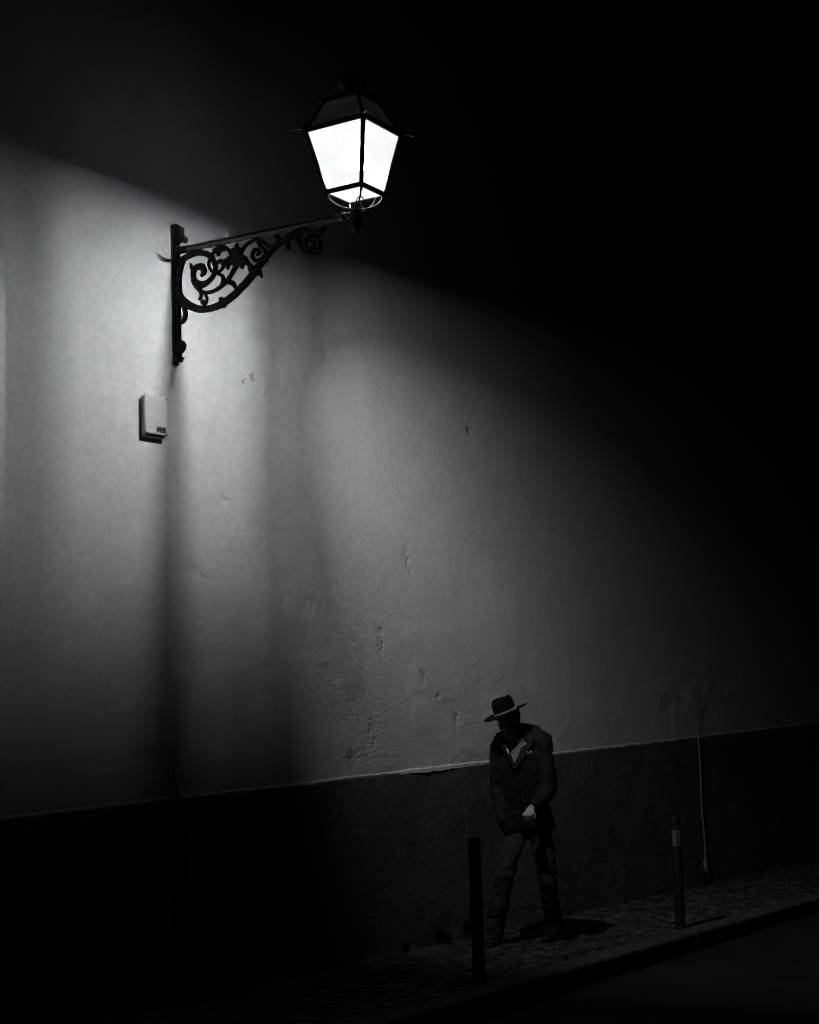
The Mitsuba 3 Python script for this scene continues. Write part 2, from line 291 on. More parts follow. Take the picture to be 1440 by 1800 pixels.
STROKES = {  # (distance out from the wall, height, half width), centimetres
    'strap': [(6.3,450.7,2.02), (3.7,444.7,2.12), (2.2,436.5,2.53), (3.3,429,2.53), (8.7,423.4,2.32), (16,419.3,2.02), (22.6,417.6,1.92), (30.5,417.7,1.92), (37.7,419.5,2.12), (44.9,422.6,2.12), (50.9,426.4,2.12), (56.9,430.7,2.22), (61.7,435.1,2.02), (67.6,439.8,1.82), (74.1,445.1,1.62), (78,447.4,1.7), (85.9,450.2,1.8), (91.3,452.4,1.91), (95.5,453.9,1.59)],
    'scroll_a': [(2.5,449.9,1.82), (9.4,452.3,1.82), (17.4,453.4,1.72), (23.5,452.1,1.62), (28.3,449,1.62), (31.1,444.4,1.52), (31.2,439.9,1.52), (29,436.2,1.41), (24.9,433.7,1.62), (20.3,433.1,2.02), (15.8,435.3,2.12), (14.5,439.4,1.72), (14.9,442.8,1.72), (17.8,444.7,1.72), (21.5,443.8,2.02), (22.9,440.9,1.82), (21.2,439,1.21)],
    'hook_a': [(15.3,442.7,1.52), (13.2,445,0.91), (12.9,447.3,0.51)],
    'scroll_b': [(16.9,433.1,1.72), (19.9,429.4,1.21), (24.1,427.6,1.01), (29.5,427.6,1.01), (35.6,429.5,1.11), (40.5,432.5,1.21), (44.7,437.1,1.41), (47.5,441,1.72), (48.5,444.2,2.02)],
    'scroll_c': [(29.8,450.9,0.71), (32.6,453.2,1.01), (37.4,453.5,1.11), (41.6,451.2,1.01), (44.1,446.9,1.11), (44.9,442.4,1.31)],
    'scroll_d': [(29.5,448.5,0.61), (26.9,446.6,0.76), (26.7,443.2,0.76), (29,439.8,0.71), (33.1,438.7,0.71), (36.5,440.1,0.81), (37.6,442.7,0.91), (36,445.3,1.01), (33.5,444.7,0.91)],
    'scroll_e': [(50.3,446.3,1.11), (54.6,451.2,0.91), (59.9,453.1,0.91), (64,453.1,0.91), (68,450.5,1.01), (71.9,447.4,1.01), (76.5,447.4,1.01), (79,450,1.01), (78.3,452.7,1.01), (76.2,452.5,0.91)],
    'scroll_f': [(63.4,452.6,1.11), (65.6,448.8,1.11), (68.4,446.4,0.91), (68.8,443,1.01), (65.9,440.9,1.01), (61.9,440.8,1.01), (59.4,443.7,1.01), (60.3,446.9,1.01), (63.2,447.2,1.01), (64.8,445.1,0.91), (63.1,444.1,0.71)],
    'scroll_g': [(53.7,442.3,1.52), (57.1,438.8,1.21), (57.6,435.9,1.21), (60,435,2.02)],
    'curl_a': [(33.7,437.2,0.71), (36.4,436.1,1.01), (37.5,433,1.31), (36.2,430.3,1.11)],
    'curl_b': [(40.4,431.3,1.01), (44.5,429.9,1.52), (46.2,427,0.81)],
    'curl_c': [(19.3,429.8,1.01), (20.3,426.2,0.81), (18.7,424.4,0.61)],
    'curl_d': [(22.6,427.8,0.71), (24.7,424,0.81), (23.3,420.8,0.81), (21.5,422.1,1.52)],
    'curl_e': [(5.7,425.6,1.82), (7.4,419.9,1.41), (7.8,416,1.52), (6.3,413.2,1.41), (3.2,413,1.72), (1.4,414.5,1.52)],
    'tip_a': [(61.1,434.3,1.82), (64.6,433.5,1.01), (65.7,430.3,0.71)],
    'tip_b': [(67.7,441.7,1.01), (70.4,438.5,0.4)],
    'leaf_a': [(47.6,443.4,2.22), (47.9,449.1,2.22), (48.1,453.4,0.71)],
    'leaf_b': [(48.5,443.2,2.02), (52.6,443.5,2.22), (56.3,439.4,1.01)],
    'leaf_c': [(48.5,443.2,2.02), (51.3,440.8,2.02), (51.6,438.1,0.71)],
    'leaf_d': [(47.3,443.4,1.82), (40.8,443.9,2.22), (37.2,443.3,1.21)],
    'leaf_e': [(42,444.4,1.01), (41,442.1,1.72), (40.8,439.5,0.51)],
    'leaf_f': [(47.9,446.2,1.52), (45.1,450.1,1.21)],
    'leaf_g': [(47.9,446.2,1.52), (51,449.1,1.31)],
    'leaf_h': [(31.4,452.6,1.01), (34.1,451.6,1.92), (33.8,448.8,0.51)],
    'leaf_i': [(34.4,452,1.01), (38.6,451.5,0.81)],
    'leaf_j': [(41.4,444.5,0.91), (41.7,446.6,0.61)],
    'clasp_a': [(35.4,421.8,1.31), (37.2,417.6,1.41)],
    'clasp_b': [(59.4,437.5,1.01), (62.2,433.1,1.31)],
    'volute': [(95.4,452.7,1.59), (93.2,447.9,1.59), (95.6,441.5,1.59), (100.8,437.2,1.27), (106.1,438.1,1.38), (108.1,442.2,1.27), (106.9,446.1,1.17), (102.6,447.9,1.17), (98.5,447.1,1.27), (97.4,443.9,1.27), (99.7,440.7,1.17), (103.2,440.9,1.06), (104.3,443.4,0.95), (101.9,445.3,1.06)],
    'volute_leaf': [(96,452.8,1.59), (101.8,450.7,1.7), (107.6,449.4,1.59), (110.8,450.8,0.95), (111.1,452,0.53)],
    'volute_leaf2': [(90,448.7,0.53), (92.3,446.6,0.85), (95.1,442.1,0.53)],
    'drop': [(85.2,449.3,1.38), (85.2,444.4,1.48)],
}

# ------------------------------------------------------------------ street lamp on its iron wall bracket
lamp = 'street_lamp'
tag(lamp, 'lit four-sided iron lantern on a scrolled wall bracket', 'street lamp')
BX = LAMP[0]
def st(name, half=1.15):
    s = np.array(STROKES[name]); c = catmull(s, 5)
    return sweep(np.stack([BX + 0 * c[:, 0], -c[:, 0] / 100, c[:, 1] / 100], -1), np.maximum(c[:, 2] * 1.16, 0.35) / 100, 12, half / 100, (1, 0, 0))
# wall plate: flange and rail
obj('wall_plate', cat(box(BX - .034, BX + .034, -0.010, 0.002, 3.90, 4.735, .003), box(BX - .017, BX + .017, -0.034, -0.0102, 3.92, 4.72, .004)), 'mat_iron', lamp)
def plate_poly(pts, half, bev=0.004):
    p = sg.Polygon([(a / 100, b / 100) for a, b in pts]); q = p.buffer(-bev)
    m = cat(trimesh.creation.extrude_polygon(p, 2 * (half - bev), engine='earcut'))
    m.apply_translation((0, 0, -(half - bev)))
    inner = trimesh.creation.extrude_polygon(q, 2 * half, engine='earcut'); inner.apply_translation((0, 0, -half))
    m = cat(m, inner)
    v = m.vertices.copy(); m.vertices = np.stack([BX + v[:, 2], -v[:, 0], v[:, 1]], -1)
    if m.volume < 0: m.invert()
    return m
obj('top_cap', plate_poly([(0.5, 474.2), (2.2, 474.2), (6.6, 471.2), (6.8, 466.4), (8.6, 465.4), (9.6, 463.9), (9.2, 462.2), (7.6, 461.4), (5.0, 462.6), (2.0, 463.2), (0.5, 463)], .024), 'mat_iron', lamp)
obj('foot_scroll', cat(plate_poly([(0.4, 402.2), (2.8, 402.0), (5.4, 400.9), (7.2, 398.2), (6.2, 395.4), (3.6, 393.2), (2.9, 391.4), (0.4, 391.4)], .020), box(BX - .036, BX + .030, -.034, -.001, 3.884, 3.912, .004), rod((BX, -.03, 3.903), (BX, -.054, 3.900), .007)), 'mat_iron', lamp)
bolts = [rod((BX - .026, -.008, z), (BX - .026, -.016, z), .006) for z in (4.58, 4.10)] + [rod((BX, -.034, z), (BX, -.046, z), .007) for z in (4.62, 4.49, 4.16)]
for b in bolts: obj('bolt', b, 'mat_iron', lamp)
obj('strap', st('strap', 1.5), 'mat_iron', lamp)
for i, n in enumerate(('scroll_a', 'scroll_b', 'scroll_c', 'scroll_d', 'scroll_e', 'scroll_f', 'scroll_g', 'volute')):
    obj('scroll', st(n, 1.05 + 0.035 * i), 'mat_iron', lamp)
for i, n in enumerate(('curl_a', 'curl_b', 'curl_c', 'curl_d', 'curl_e', 'hook_a', 'tip_a', 'tip_b', 'drop')):
    obj('curl', st(n, 0.95 + 0.03 * i), 'mat_iron', lamp)
for i, n in enumerate(('leaf_a', 'leaf_b', 'leaf_c', 'leaf_d', 'leaf_e', 'leaf_f', 'leaf_g', 'leaf_h', 'leaf_i', 'leaf_j', 'volute_leaf', 'volute_leaf2')):
    obj('leaf', st(n, 1.2 + 0.03 * i), 'mat_iron', lamp)
for i, n in enumerate(('clasp_a', 'clasp_b')): obj('clasp', st(n, 1.75 + .05 * i), 'mat_iron', lamp)
A0, A1 = np.array([BX, -0.025, 4.573]), np.array([BX, -1.288, 4.555])
arm = lambda t: A0 + (A1 - A0) * t
obj('arm', rod(arm(0), arm(1), 0.0195, 18), 'mat_arm', lamp)
obj('arm_socket', rod(arm(0.004), arm(0.058), 0.0235, 18), 'mat_iron', lamp)
for t, r, w in ((0.20, .0225, .008), (0.44, .0205, .003), (0.585, .0205, .003), (0.735, .0225, .004), (0.967, .026, .006)):
    obj('collar', rod(arm(t) - (A1 - A0) * w / 1.27, arm(t) + (A1 - A0) * w / 1.27, r, 18), 'mat_arm', lamp)
c3 = lambda z: (LAMP[0], LAMP[1], z)
obj('socket', lathe([(0, 4.440), (.010, 4.442), (.022, 4.456), (.031, 4.480), (.034, 4.505), (.034, 4.516), (.029, 4.520), (.034, 4.524), (.034, 4.534), (.030, 4.537), (.033, 4.542), (.034, 4.575), (.028, 4.584), (0, 4.586)], (LAMP[0], LAMP[1], 0)), 'mat_black_iron', lamp, smooth=40)

# the lantern
lan = lamp + '__lantern'
labels[lan] = {'label': 'glowing iron lantern with frosted panes and a hipped roof'}
ZB, ZT, HB, HT, ZR, HR = 4.675, 5.030, 0.118, 0.195, 5.205, 0.115
def corner(sx, sy, h, z): return np.array([LAMP[0] + sx * h, LAMP[1] + sy * h, z])
CN = [(-1, -1), (1, -1), (1, 1), (-1, 1)]
def bar(a, b, r, sides=4): # square bar
    a, b = np.asarray(a), np.asarray(b)
    return sweep([a, (a + b) / 2, b], r, 8)
def quadbar(a, b, c, d, t):
    """A flat bar: the quad a b c d given thickness t outward."""
    q = np.array([a, b, c, d]); n = np.cross(q[1] - q[0], q[3] - q[0]); n /= np.linalg.norm(n)
    return trimesh.Trimesh(np.vstack([q - n * t / 2, q + n * t / 2])).convex_hull
for sx, sy in CN:
    obj('post', bar(corner(sx, sy, HB, ZB), corner(sx, sy, HT, ZT), .0125), 'mat_iron', lan)
    obj('corner_bracket', sweep([corner(sx, sy, HT + .002, ZT - .002), corner(sx, sy, HT - .004, ZT - .025), corner(sx, sy, HT - .014, ZT - .055)], [.019, .015, .008], 8), 'mat_iron', lan)
    obj('foot_drop', sweep([corner(sx, sy, HB + .004, ZB + .004), corner(sx, sy, HB + .003, ZB - .014), corner(sx, sy, HB + .004, ZB - .034)], [.013, .010, .005], 8), 'mat_iron', lan)
    obj('ear', sweep([corner(sx, sy, HT + .006, ZT + .004), corner(sx, sy, HT + .026, ZT + .008), corner(sx, sy, HT + .056, ZT + .002)], [.014, .010, .006], 8, .005, (0, 0, 1)), 'mat_ear', lan)
    obj('rosette', lathe([(0, -.014), (.012, -.010), (.015, 0), (.011, .013), (0, .020)], corner(sx, sy, HT + .002, ZT + .026), 12), 'mat_iron', lan)
    obj('roof_hip', bar(corner(sx, sy, HT - .006, ZT + .012), corner(sx, sy, HR, ZR), .0105), 'mat_iron', lan)
for i in range(4):
    (ax, ay), (bx, by) = CN[i], CN[(i + 1) % 4]
    obj('lower_rail', quadbar(corner(ax, ay, HB, ZB - .012), corner(bx, by, HB, ZB - .012), corner(bx, by, HB + .004, ZB + .012), corner(ax, ay, HB + .004, ZB + .012), .016), 'mat_iron', lan, smooth=False)
    obj('upper_rail', quadbar(corner(ax, ay, HT + .001, ZT - .012), corner(bx, by, HT + .001, ZT - .012), corner(bx, by, HT + .008, ZT + .014), corner(ax, ay, HT + .008, ZT + .014), .022), 'mat_iron', lan, smooth=False)
    obj('pane', trimesh.Trimesh([corner(ax, ay, HB + .002, ZB + .008), corner(bx, by, HB + .002, ZB + .008), corner(bx, by, HT - .003, ZT - .006), corner(ax, ay, HT - .003, ZT - .006)], [(0, 1, 2), (0, 2, 3)], process=False), 'mat_pane', lan, smooth=False,
        label='bright frosted glass pane', uv=[(0, 0), (1, 0), (1, 1), (0, 1)], emitter={'type': 'area', 'radiance': proc(pane_glow), 'sampling_weight': 0.5})
    obj('roof_panel', trimesh.Trimesh([corner(ax, ay, HT - .008, ZT + .012), corner(bx, by, HT - .008, ZT + .012), corner(bx, by, HR - .002, ZR - .002), corner(ax, ay, HR - .002, ZR - .002)], [(0, 1, 2), (0, 2, 3)], process=False), 'mat_roof_panel', lan, smooth=False,
        label='dull, faintly glowing roof panel', uv=[(0, 0), (1, 0), (1, 1), (0, 1)], emitter={'type': 'area', 'radiance': proc(roof_glow), 'sampling_weight': 0.05})
obj('bottom_pane', trimesh.Trimesh([corner(*c, HB - .006, ZB - .004) for c in CN], [(0, 2, 1), (0, 3, 2)], process=False), 'mat_opal', lan, smooth=False,
    label='bright glass in the bottom of the lantern', uv=[(0, 0), (1, 0), (1, 1), (0, 1)], emitter={'type': 'area', 'radiance': proc(pane_glow), 'sampling_weight': 0.5})
rt = trimesh.creation.box((2 * HR + .05, 2 * HR + .05, .018)); rt.apply_translation(c3(ZR + .006))
obj('roof_crown', cat(rt, lathe([(HR * .98, 0.012), (.085, .026), (.060, .044), (.048, .066), (.046, .076)], c3(ZR), 24)), 'mat_black_iron', lan, smooth=30)
obj('finial', lathe([(.044, .070), (.050, .082), (.078, .094), (.087, .112), (.085, .130), (.070, .150), (.045, .166), (.020, .174), (0, .176)], c3(ZR), 28), 'mat_black_iron', lan, smooth=50)
# four curved legs from the bottom corners to the socket, and the loose wires
for sx, sy in CN:
    pts = [corner(sx, sy, HB - .004, ZB - .012), corner(sx, sy, HB - .020, ZB - .050), corner(sx, sy, HB - .055, ZB - .080), corner(sx, sy, .030, ZB - .090), corner(sx, sy, .014, ZB - .092)]
    obj('leg', sweep(catmull(pts, 5), .0048, 8), 'mat_zinc' if (sx, sy) != (-1, -1) else 'mat_black_iron', lan)
w = [(-.03, -.02, -.094), (-.055, -.045, -.060), (-.02, -.05, -.032), (.03, -.05, -.058), (.06, -.03, -.088), (.085, .0, -.082), (.10, .02, -.04), (.095, .04, -.012)]
obj('wire', sweep(catmull([(LAMP[0] + a, LAMP[1] + b, ZB + c) for a, b, c in w], 6), .0032, 6), 'mat_black_iron', lan)
w = [(.0, .0, -.09), (.05, -.02, -.090), (.095, -.05, -.055), (.10, -.075, -.016)]
obj('wire', sweep(catmull([(LAMP[0] + a, LAMP[1] + b, ZB + c) for a, b, c in w], 6), .003, 6), 'mat_wire', lan)
# the lamp inside: an upright LED cylinder under a conical shade hung from the roof, with lensed LEDs throwing light up and down the street
BULB = (LAMP[0] + .018, LAMP[1], 0)
obj('bulb', lathe([(.042, LED_Z - .055), (.042, LED_Z + .055)], BULB, 32), 'mat_white_enamel', lan, smooth=60, label='glowing upright lamp cylinder', emitter={'type': 'area', 'radiance': grey(LED_L), 'sampling_weight': 6.0})
obj('bulb_base', lathe([(0, LED_Z - .066), (.026, LED_Z - .064), (.0425, LED_Z - .0555), (0, LED_Z - .0553)], BULB, 24), 'mat_zinc', lan)
obj('bulb_neck', lathe([(0, LED_Z + .0553), (.0425, LED_Z + .0555), (.03, LED_Z + .068), (.012, LED_Z + .075), (.012, ZT + .06)], BULB, 20), 'mat_zinc', lan)
obj('shade', lathe([(SHADE_R - .004, SHADE_Z + .0005), (SHADE_R, SHADE_Z), (SHADE_R + .002, SHADE_Z + .001)], BULB, 32), 'mat_zinc', lan, label='metal rim of the opal shade')
obj('shade_glass', lathe([(SHADE_R + .002, SHADE_Z + .0015), (.050, LED_Z + .078), (.0125, LED_Z + .080)], BULB, 32), 'mat_white_enamel', lan, label='softly glowing opal shade', emitter={'type': 'area', 'radiance': grey(2.2), 'sampling_weight': 0.8})
obj('shade_lining', lathe([(.0125, LED_Z + .077), (.048, LED_Z + .075), (SHADE_R - .004, SHADE_Z + .0006)], BULB, 32), 'mat_zinc', lan)

n = 0
for side in (0, math.pi):
    for az in (math.radians(17), -math.radians(19)):
        h = np.array([math.cos(side + az), math.sin(side + az), 0]); e = math.radians(LENS_ELEV)
        pos = np.array([BULB[0], BULB[1], SHADE_Z - .006]) + .050 * h
        d = math.cos(e) * h - np.array([0, 0, math.sin(e)])
        scene['lens_%d' % n] = {'type': 'spot', 'to_world': T().look_at(origin=pos.tolist(), target=(pos + d).tolist(), up=[0, 0, 1]), 'cutoff_angle': 25.5, 'beam_width': 1.5, 'intensity': grey(LENS_I), 'sampling_weight': 2.0 if math.sin(side + az) > -.1 else 0.7}
        n += 1

# ------------------------------------------------------------------ small things on the wall
b = 'utility_box'
tag(b, 'flat pale utility box with a black plate, below the lamp bracket', 'utility box')
bx0, bx1, bz0, bz1 = 6.895, 7.094, 3.395, 3.640
obj('body', box(bx0 + .012, bx1 - .008, -.028, .0, bz0 - .006, bz1 - .010, .004), 'mat_box', b, label='dark-edged back box')
obj('cover', box(bx0, bx1, -.042, -.0282, bz0 + .008, bz1, .005), 'mat_box', b)
obj('plate', box(bx0 + .100, bx0 + .182, -.0442, -.0422, bz0 + .024, bz0 + .058), 'mat_tag', b, smooth=False, label='small black plate with faint worn marks')
for sx, sz in ((bx1 - .012, bz1 - .014), (bx1 - .010, bz0 + .020)):
    obj('screw', rod((sx, -.041, sz), (sx, -.0445, sz), .0045, 8), 'mat_black_iron', b)
h = obj('cable_stub', sweep(catmull([(7.205, -.006, 4.522), (7.185, -.014, 4.508), (7.150, -.018, 4.499), (7.105, -.018, 4.503), (7.060, -.012, 4.520)], 6), np.interp(np.arange(25), [0, 10, 24], [.005, .0085, .002]), 8), 'mat_iron')
tag(h, 'short curved cable end poking out beside the bracket plate', 'cable')
# cast pipe by the wall under the bracket
d = 'drainpipe'
tag(d, 'dark iron drainpipe stub on the dado, straight below the bracket', 'drainpipe')
px = 7.135
obj('pipe', lathe([(.030, gz(px) - .02), (.030, 1.235), (.036, 1.237), (.036, 1.262), (.026, 1.266), (0, 1.266)], (px, -.064, 0), 18), 'mat_black_iron', d)
obj('rod', sweep([(px - .012, -.05, 1.255), (px - .016, -.04, 1.36), (px - .020, -.02, 1.462)], [.007, .006, .003], 8), 'mat_black_iron', d, label='thin bent rod rising from the pipe')
for z in (.55, 1.05): obj('clip', cat(lathe([(.031, z), (.034, z), (.034, z + .022), (.031, z + .022)], (px, -.064, 0), 18), box(px - .006, px + .006, -.036, -.018, z + .004, z + .018)), 'mat_black_iron', d)
c = 'cable_on_wall'
tag(c, 'thin pale cable running down the dado right of the far bollard', 'cable')
zz = np.linspace(1.29, 0.02, 22)
obj('cable', sweep([(15.47 + .012 * math.sin(z * 7) + .004 * math.sin(z * 23), -.034 - .002 * math.sin(z * 9), z) for z in zz], .0085, 8), 'mat_cable', c)
obj('end_box', box(15.445, 15.50, -.055, -.02, -.10, .03, .006), 'mat_cable', c)

# ------------------------------------------------------------------ bollards
def bollard(x, y, hgt, label, sticker):
    t = numbered('bollard'); tag(t, label, 'bollard', 'iron bollards along the kerb')
    g = gz(x)
    obj('shaft', lathe([(.0395, g - .03), (.0390, g + .02), (.0380, g + hgt - .075)], (x, y, 0), 26), 'mat_black_iron', t)
    obj('head', lathe([(.038, g + hgt - .0755), (.0345, g + hgt - .072), (.0345, g + hgt - .066), (.040, g + hgt - .060), (.041, g + hgt - .020), (.036, g + hgt - .004), (.020, g + hgt), (0, g + hgt + .001)], (x, y, 0), 26), 'mat_black_iron', t)
    obj('base_ring', lathe([(.051, g - .03), (.051, g + .012), (.045, g + .022), (.0392, g + .024)], (x, y, 0), 26), 'mat_black_iron', t)
    if sticker:
        z0, z1, r = g + hgt - .225, g + hgt - .105, .0396
        n = 14; a0, a1 = math.radians(150), math.radians(290)
        V, F = [], []
        for i in range(n + 1):
            a = a0 + (a1 - a0) * i / n
            for z in (z0, z1): V.append((x + r * math.cos(a), y + r * math.sin(a), z))
        for i in range(n): F += [(2 * i, 2 * i + 2, 2 * i + 3), (2 * i, 2 * i + 3, 2 * i + 1)]
        def patch(us, r2): # outline polygon on the cylinder
            W = [(x + r2 * math.cos(a0 + (a1 - a0) * u), y + r2 * math.sin(a0 + (a1 - a0) * u), z0 + (z1 - z0) * v) for u, v in us]
            return trimesh.Trimesh(W, [(0, k, k + 1) for k in range(1, len(W) - 1)], process=False)
        s = obj('sticker', trimesh.Trimesh(V, F, process=False), 'mat_sticker', t, smooth=True, label='worn pale sticker round the post')
        obj('mark', patch([(.40, .10), (.56, .10), (.56, .86), (.46, .86)], r + .0012), 'mat_black_iron', s, smooth=False)
    return t
scene['mat_sticker'] = two(principled(proc(stone_fn(0.07, 0.06, 40)), 0.5))
bollard(8.503, -1.232, .872, 'plain dark bollard nearest the camera, in front of the walking man', False)
bollard(11.665, -1.271, .868, 'dark bollard with a pale sticker, farther down the kerb', True)

# ------------------------------------------------------------------ weeds along the foot of the wall
rng = random.Random(5)
def weed(x, y, hgt, n, label, spread):
    t = numbered('weed'); V, F = [], []
    for _ in range(n):
        a, ln = rng.uniform(0, 2 * math.pi), hgt * rng.uniform(.55, 1.15)
        lean = rng.uniform(.15, .9) * spread; bx, by = x + rng.uniform(-.3, .3) * spread, y - abs(rng.gauss(0, .018))
        w = rng.uniform(.004, .010)
        dxy = np.array([math.cos(a), -abs(math.sin(a)) * .6]); side = np.array([-dxy[1], dxy[0]])
        k = len(V)
        for s, wd in ((0, .6), (.4, 1), (.75, .8), (1, .05)):
            c = np.array([bx, by]) + dxy * lean * s ** 1.6; z = gz(x) + ln * (s - .35 * s * s * lean / spread)
            for e in (-1, 1): V.append((*(c + side * e * w * wd), z))
        for i in range(3): F += [(k + 2 * i, k + 2 * i + 1, k + 2 * i + 3), (k + 2 * i, k + 2 * i + 3, k + 2 * i + 2)]
    scene[t] = mikit.ply(trimesh.Trimesh(V, F, process=False), 'mat_leaf', smooth=False)
    tag(t, label, 'weed')
weed(9.55, -.045, .07, 70, 'small low weed at the wall foot, leftmost of the weeds', .06)
weed(10.05, -.05, .13, 160, 'bushy dark weed at the wall foot just left of the near bollard', .15)
weed(10.43, -.05, .16, 120, 'weed at the wall foot behind the near bollard', .10)
weed(13.35, -.04, .06, 60, 'little weed at the wall foot between the man and the far bollard', .08)
weed(14.25, -.04, .08, 80, 'low weed at the wall foot behind the far bollard', .10)
weed(15.25, -.05, .20, 150, 'tallest weed growing at the foot of the pale cable', .16)

# ------------------------------------------------------------------ the man in the hat
# his own frame: origin on the pavement between his feet, u to the camera's right, v towards the camera, z up
ORG = np.array([10.33, -0.60, 0.0])
AU, AV = np.array([0.52137, -0.85333, 0]), np.array([-0.85333, -0.52137, 0])
def W(p):
    p = np.atleast_2d(np.asarray(p, float)); return ORG + p[:, :1] * AU + p[:, 1:2] * AV + p[:, 2:] * np.array([0, 0, 1.0])
def world(m):
    m = m.copy(); m.vertices = W(m.vertices)
    return m
def gl(u, v): return -0.0046 + SLOPE * (0.52137 * u - 0.85333 * v)
FD, LT, UPV = np.array([-.40, .917, 0]), np.array([.917, .40, 0]), np.array([0, 0, 1.0])     # the way he faces, his left
def ball(c, r, axes=(LT, FD, UPV), seg=20):
    r = np.broadcast_to(np.asarray(r, float), (3,))
    s = m3.Manifold.sphere(1.0, seg)
    A = np.stack([np.asarray(a) * k for a, k in zip(axes, r)], 1)
    return s.transform(np.hstack([A, np.asarray(c, float)[:, None]]).tolist())
def bone(c0, r0, c1, r1, axes=(LT, FD, UPV)): return m3.Manifold.batch_hull([ball(c0, r0, axes), ball(c1, r1, axes)])
def chain(pts, axes=(LT, FD, UPV)):
    return [bone(a[0], a[1], b[0], b[1], axes) for a, b in zip(pts[:-1], pts[1:])]
def union(parts): return m3.Manifold.batch_boolean(parts, m3.OpType.Add)
def soft(man, edge, it=10):
    m = to_mesh(man.refine_to_length(edge)); m.merge_vertices()
    trimesh.smoothing.filter_taubin(m, iterations=it); return m
def ruffle(m, amp, f, seed=1, mask=None):
    v, n = m.vertices.copy(), m.vertex_normals
    d = amp * 2 * (meshkit.fbm(v * np.array(f), 3, seed) - 0.5)
    # ridged drapery folds
    d -= amp * 1.5 * (1 - np.abs(2 * meshkit.fbm(v * np.array(f) * 0.7 + 5, 2, seed + 3) - 1)) ** 7 - amp * .3
    if mask is not None: d *= mask(v)
    d -= amp * 0.30                                           # folds bite in rather than puff out
    m.vertices = v + n * d[:, None]; return m
man = 'person'
tag(man, 'man in a dark hat and hooded jacket walking head bowed, one fist at his waist', 'person')

shR, shL = (-.128, .055, 1.435), (.178, .150, 1.450)
elR, wrR = (-.160, .010, 1.120), (-.128, .080, .905)
elL, wrL = (.205, .165, 1.115), (.082, .310, 1.012)
NECK0, NECK1 = (-.005, .105, 1.46), (-.055, .175, 1.555)
HD = np.array([-.070, .205, 1.632])                       # head centre
F2 = np.array([-.60, .70, -.42]); F2 /= np.linalg.norm(F2)    # where the face looks: down to his right
L2 = np.cross(F2, [0, 0, 1.0]); L2 = -np.cross([0, 0, 1.0], F2) * -1; L2 = np.cross([0, 0, 1.0], F2); L2 /= np.linalg.norm(L2)
U2 = np.cross(F2, L2); U2 = U2 if U2[2] > 0 else -U2
HX = (L2, F2, U2)
hp = lambda l, f, u: HD + l * L2 + f * F2 + u * U2
head = [bone(hp(0, -.015, .03), (.076, .090, .085), hp(0, .005, -.01), (.070, .085, .085), HX), bone(hp(0, .01, -.02), (.062, .075, .06), hp(0, .055, -.085), (.032, .032, .026), HX),
        bone(hp(0, .085, .015), (.011, .012, .012), hp(0, .108, -.028), (.015, .014, .012), HX), bone(hp(-.03, .078, .028), (.018, .012, .010), hp(.03, .078, .028), (.018, .012, .010), HX),
        bone(hp(-.013, .083, -.058), (.012, .010, .006), hp(.013, .083, -.058), (.012, .010, .006), HX), bone(hp(-.012, .080, -.070), (.011, .010, .006), hp(.012, .080, -.070), (.011, .010, .006), HX),
        ball(hp(.076, -.005, -.01), (.010, .020, .032), HX), ball(hp(-.076, -.005, -.01), (.010, .020, .032), HX),
        ball(hp(.036, .062, -.022), (.022, .018, .018), HX), ball(hp(-.036, .062, -.022), (.022, .018, .018), HX)]
body = head + chain([(NECK0, (.068, .066, .05)), (NECK1, (.055, .058, .05)), (hp(0, -.02, -.05), .055)])
body += chain([((.02, .09, 1.40), (.11, .055, .06)), ((.02, .08, 1.25), (.11, .065, .1)), ((.04, .045, 1.05), (.11, .07, .1)), ((.05, .01, .86), (.11, .06, .05))])
body += chain([(shR, .045), (elR, .034), (wrR, .026)]) + chain([(shL, .045), (elL, .034), (wrL, .026)])
hipR, hipL, knR, knL, anR, anL = (-.035, -.02, .85), (.135, .04, .85), (-.132, .110, .50), (.178, .040, .465), (-.222, .0, .075), (.225, -.185, .055)
body += chain([(hipR, .055), (knR, .040), (anR, .030)]) + chain([(hipL, .055), (knL, .040), (anL, .030)])
body += [bone(anR, .03, (-.25, .09, .035), .02), bone(anL, .03, (.175, -.08, .01), .02)]
def hand(wrist, d, back, curl, side):
    """Palm, four fingers of unequal length and a thumb. d: along the hand, back: normal of its back, side: towards the thumb."""
    d, back = np.asarray(d, float), np.asarray(back, float); d /= np.linalg.norm(d); back -= (back @ d) * d; back /= np.linalg.norm(back)
    k = np.cross(d, back) * side
    w = np.asarray(wrist, float); out = []
    kn = [w + d * ln + k * o + back * .004 for ln, o in ((.088, .033), (.093, .011), (.088, -.012), (.079, -.034))]
    for q in kn: out.append(bone(w + (q - w) * .15, .018, q, .0105))
    for q, n in zip(kn, kn[1:]): out.append(bone(q - back * .008, .0095, n - back * .008, .0095))
    for (q, ln) in zip(kn, (.94, 1.04, 1.0, .82)):
        p, ang = q, 0.0
        for seg, c, r0, r1 in ((.042, curl * .95, .0094, .0090), (.027, curl * 1.15, .0089, .0082), (.022, curl * .8, .0080, .0066)):
            ang += c; e = p + (d * math.cos(ang) - back * math.sin(ang)) * seg * ln
            out.append(bone(p, r0, e, r1)); p = e
    t0 = w + d * .022 + k * .026 - back * .006; t1 = t0 + d * .028 + k * .020 - back * .016
    t2 = t1 + (d * .020 - k * .016 * curl - back * .022); t3 = t2 + d * .006 - k * .022 * curl - back * .010
    out += [bone(w, .018, t0, .0145), bone(t0, .0145, t1, .0115), bone(t1, .0112, t2, .0100), bone(t2, .0098, t3, .0078)]
    return out
body_coarse = soft(union(body), .022, 8)
